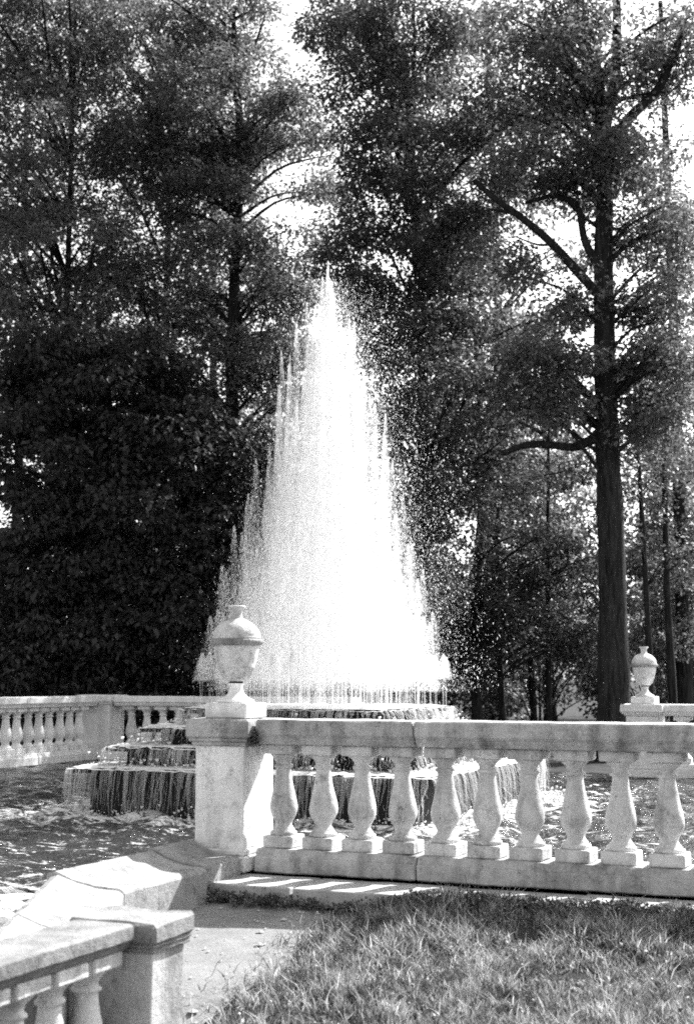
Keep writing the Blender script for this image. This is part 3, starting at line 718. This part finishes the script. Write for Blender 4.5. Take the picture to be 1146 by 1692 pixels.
tree('dense dark tree right behind the water pyramid', *T('maple')[:4], T('maple')[4], mat='leaf_mid', seed=2, per=200, fwd=.8, twigs=.2)
tree('slender tree with a bare upright trunk left of the water pyramid', *T('linden')[:4], T('linden')[4], seed=3, twigs=.3, bend=[(0, 4), (-.05, 7.5), (-.02, 10), (.06, 12), (.04, 14)], limbs=[
    ([(-.05, 8.95), (-.5, 9.4), (-.9, 9.6)], .06, .03), ([(0, 11.5), (-.37, 12.1), (-.6, 12.9)], .06, .03), ([(0, 14.4), (.35, 15.2), (.6, 16)], .05, .02), ([(0, 10.3), (.38, 10.9), (.8, 11.2)], .05, .02), ([(0, 7.5), (.4, 8.3), (.66, 9.2)], .05, .02)])
tree('thin tree reaching the top edge, second trunk left of the slender one', *T('ash')[:4], T('ash')[4], seed=4, twigs=.3, fwd=1.0)
tree('tall dense tree filling the upper left corner', *T('chestnut')[:4], T('chestnut')[4], seed=5, per=200, twigs=.25, fwd=1.2)
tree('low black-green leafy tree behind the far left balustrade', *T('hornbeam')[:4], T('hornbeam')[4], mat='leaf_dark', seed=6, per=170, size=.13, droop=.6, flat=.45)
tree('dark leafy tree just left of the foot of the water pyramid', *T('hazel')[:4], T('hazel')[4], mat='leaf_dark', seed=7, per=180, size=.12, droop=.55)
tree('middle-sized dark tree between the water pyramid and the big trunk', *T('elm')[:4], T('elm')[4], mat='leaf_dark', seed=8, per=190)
tree('tree behind the big trunk at the right edge', *T('spruce')[:4], T('spruce')[4], seed=9, per=180)
# thin bare stems in the shade of the wood
for i, (x, y, H, r, lb) in enumerate([(-5.31, 27.08, 8, .085, 'thin bare trunk just right of the big tree, above the small urn'), (-5.13, 28.79, 9, .10, 'straight thin trunk at the right edge of the picture'),
        (-9.57, 31.79, 7, .09, 'thin sapling stem right of the spray, low in the shade'),
        (-8.37, 31.21, 8, .08, 'dark trunk in the shade midway to the big tree'),
        (-17.6, 25.1, 9, .11, 'dark thin trunk at the far left edge of the wood'), (-15.2, 26.0, 9, .12, 'dark trunk in the black shade above the left pier')]):
    tree(lb, x, y, H, r, [(.1, H * .55, 1.0, 1.5, 1.0, 12), (-.2, H * .85, .9, 1.2, 1.0, 10)], mat='leaf_dark', seed=30 + i, per=100, twigs=.8)
# the wood beyond: sunlit crowns showing through the gaps
for i, (x, y, H, ra, lb) in enumerate([(-31, 36, 12, 3.4, 'far tree at the left end of the wood'), (-27.5, 41, 13, 3.6, 'far tree second from the left in the background'), (-22.2, 37.3, 11, 3.4, 'far tree showing left of the slender trunk'),
        (-22.3, 45, 13, 3.6, 'far tree behind the slender trunk'), (-17.5, 41.6, 12, 3.4, 'far tree hidden behind the water pyramid'), (-15.6, 50, 13, 3.8, 'far tree right behind the dense dark tree'),
        (-11.2, 42, 11, 3.2, 'pale sunlit far tree left of the big trunk'), (-9.5, 50, 13, 3.6, 'far tree straight behind the big trunk'), (-5.5, 46, 12, 3.4, 'far tree at the right edge behind the small urn')]):
    bl = [(0, H * .72, ra, H * .22, ra, 60), (0, H * .42, ra * 1.1, H * .2, ra, 60), (0, H * .18, ra, H * .13, ra, 40)]
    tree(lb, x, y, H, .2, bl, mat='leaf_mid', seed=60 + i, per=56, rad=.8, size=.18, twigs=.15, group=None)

for i, (x, y, H, ra, lb) in enumerate([(-24.0, 33.0, 19, 2.6, 'tall loose tree top at the upper left, behind the dense corner tree'), (-19.0, 35.0, 20, 2.4, 'tall loose tree top behind the thin tree at upper left'),
        (-11.0, 36.0, 20, 2.4, 'tall loose tree top behind the dense dark tree')]):
    bl = [(0, H * .88, ra * .9, H * .12, ra, 44), (0, H * .66, ra, H * .14, ra, 52), (0, H * .42, ra, H * .12, ra, 44)]
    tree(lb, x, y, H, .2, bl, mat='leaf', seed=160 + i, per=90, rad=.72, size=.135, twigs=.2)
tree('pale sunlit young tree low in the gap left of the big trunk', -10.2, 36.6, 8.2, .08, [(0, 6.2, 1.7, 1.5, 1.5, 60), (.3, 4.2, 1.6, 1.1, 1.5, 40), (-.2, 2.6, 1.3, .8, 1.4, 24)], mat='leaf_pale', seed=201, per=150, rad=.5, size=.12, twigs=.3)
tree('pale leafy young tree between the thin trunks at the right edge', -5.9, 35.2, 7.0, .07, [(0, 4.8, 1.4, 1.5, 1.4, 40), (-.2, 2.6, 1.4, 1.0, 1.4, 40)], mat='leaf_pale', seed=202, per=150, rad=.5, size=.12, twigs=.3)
# undergrowth closing the wood near the ground
for i, (x, y, hh, ra, lb) in enumerate([(-20.5, 27.0, 4.2, 2.2, 'leftmost dark bush under the trees'), (-17.8, 28.6, 4.6, 2.2, 'dark bush second from the left under the trees'), (-15.6, 30.0, 4.4, 2.1, 'dark bush behind the far left corner pier'),
        (-13.4, 30.6, 4.8, 2.2, 'dark bush left of the foot of the water pyramid'), (-11.6, 33.2, 4.2, 2.0, 'dark bush hidden behind the foot of the water pyramid'), (-10.6, 38.5, 4.5, 2.2, 'bush deep in the wood right of the spray'),
        (-7.4, 38.2, 4.4, 2.0, 'bush deep in the wood left of the big trunk'), (-4.6, 38.0, 4.8, 2.2, 'bush in the wood behind the small urn'), (-18.55, 21.5, 2.9, 1.5, 'leftmost low bush standing right behind the left balustrade'), (-16.95, 22.7, 2.8, 1.4, 'low dark bush behind the left balustrade, second from the left'), (-15.4, 24.1, 2.9, 1.4, 'low dark bush behind the corner pier of the left balustrade'), (-13.6, 25.0, 2.6, 1.3, 'low dark bush behind the far balustrade left of the cascade'), (-24.5, 31.0, 5.5, 2.6, 'tall bush at the left end of the undergrowth'), (-13.8, 36.5, 5.0, 2.4, 'bush in the gap behind the water pyramid')]):
    t = thing('bush', lb, 'bush', (x, y, 0)); rr = random.Random(300 + i); tb = Tubes(); C = []
    for q in range(70):
        a = rr.uniform(0, 6.283); d = ra * math.sqrt(rr.random()); h = rr.uniform(.12, 1) ** .8 * hh * (1 - .45 * (d / ra) ** 2)
        C.append((d * math.cos(a), d * math.sin(a), h))
        if q < 14: tb.add([(0.1 * math.cos(a), .1 * math.sin(a), -.1), (d * .4 * math.cos(a), d * .4 * math.sin(a), h * .5), C[-1]], .03, .008, 5, .1, 3)
    obj('stems', tb.mesh('stems'), M['bark'], t)
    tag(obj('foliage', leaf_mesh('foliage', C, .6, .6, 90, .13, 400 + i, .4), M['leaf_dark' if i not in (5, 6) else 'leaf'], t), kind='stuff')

# ------------------------------------------------------------------ grass and weeds
def blades(P, Ht, W, r, lean=.5):
    n = len(P); a = r.uniform(0, 2 * math.pi, n); sd = np.stack([np.cos(a), np.sin(a), np.zeros(n)], -1)
    b = r.uniform(0, 2 * math.pi, n); ld = np.stack([np.cos(b), np.sin(b), np.zeros(n)], -1) * (Ht * r.uniform(.1, lean, n))[:, None]
    up = np.zeros((n, 3)); up[:, 2] = Ht
    V = np.stack([P - sd * W[:, None], P + sd * W[:, None], P + up * .55 + ld * .35 + sd * (W * .8)[:, None], P + up * .55 + ld * .35 - sd * (W * .8)[:, None], P + up * .95 + ld], 1).reshape(-1, 3)
    i = np.arange(n)[:, None] * 5
    F = np.concatenate([i + np.array([[0, 1, 2]]), i + np.array([[0, 2, 3]]), i + np.array([[3, 2, 4]])], 0)
    return V, F
P = []; Hh = []
while len(P) < 64000:
    x = random.uniform(-3.9, 1.2); y = random.uniform(4.6, 8.93)
    if x < path_edge(y) + random.gauss(.02, .13): continue
    u = x * .92 + y * .39
    if abs(u / (y * .92 - x * .39)) > .30: continue
    d = noise.noise(Vector((x * 2.3, y * 2.3, 3))) + .6 * noise.noise(Vector((x * 6.5, y * 6.5, 8)))
    if random.random() > .66 + .55 * d: continue
    P.append((x, y, height(x, y) - .01)); Hh.append(max(.016, .055 + .05 * d + random.gauss(0, .022)) * (1 if random.random() < .93 else 1.7))
P = np.array(P); Hh = np.array(Hh)
tp = []; th = []
for q in range(420):
    x = random.uniform(-3.8, 1.0); y = random.uniform(5.2, 8.9)
    if x < path_edge(y) - .05: continue
    k = random.uniform(.6, 1.4)
    for b in range(random.randrange(14, 40)):
        bx, by = x + random.gauss(0, .035), y + random.gauss(0, .035); tp.append((bx, by, height(bx, by) - .01)); th.append(k * random.uniform(.05, .125))
P = np.concatenate([P, np.array(tp)]); Hh = np.concatenate([Hh, np.array(th)])
V, F = blades(P, Hh, rng.uniform(.002, .0055, len(P)), rng, 1.2)
tag(obj('grass', mesh_np('grass', V, F), M['grass']), 'sunlit uneven grass in front of the balustrade', kind='stuff')
P = []
for i in range(800):
    x = random.uniform(-4.9, .5); y = random.choice((random.gauss(8.86, .035), random.gauss(8.84, .05), random.uniform(6.0, 8.8), random.uniform(6, 8.8)))
    if y < 8.7 and x < path_edge(y) + .1: continue
    P.append((x, y, height(x, y) + .03))
for y in np.arange(8.65, 9.0, .03): P.append((-4.83 + random.uniform(-.02, .05), y, -.08 + random.uniform(0, .08)))
tag(obj('weeds', leaf_mesh('weeds', P, .06, .8, 26, .026, 5, -.3), M['weed']), 'dark weeds along the foot of the slabs and in the grass', kind='stuff')
jw = [(-4.735 + random.uniform(-.02, .03), 9.41 + random.uniform(-.02, .01), .96 + random.uniform(-.03, .05)) for i in range(10)]
tag(obj('joint_weed', leaf_mesh('joint_weed', jw, .035, 1, 24, .022, 15, -.1), M['weed']), 'small dark weed rooted in the rail joint beside the urn pier', 'weed')
V = []; F = []
for i in range(150):       # chips of stone and dry leaves on the path
    y = random.uniform(5.5, 8.85); x = random.uniform(-4.75, path_edge(y) + .3)
    if in_pool(x, y): continue
    s = random.uniform(.004, .016) * (1 if random.random() < .93 else 2.2); z = height(x, y) + .014; a = random.uniform(0, 6.28); b = len(V)
    for q in range(5): V.append((x + s * math.cos(a + q * 1.257) * random.uniform(.6, 1.2), y + s * math.sin(a + q * 1.257) * random.uniform(.6, 1.2), z))
    V.append((x, y, z + s * .5)); F += [(b + q, b + (q + 1) % 5, b + 5) for q in range(5)]
tag(obj('stone_chips', mesh('stone_chips', V, F), M['slab']), 'small pale stone chips scattered on the sandy path', kind='stuff')
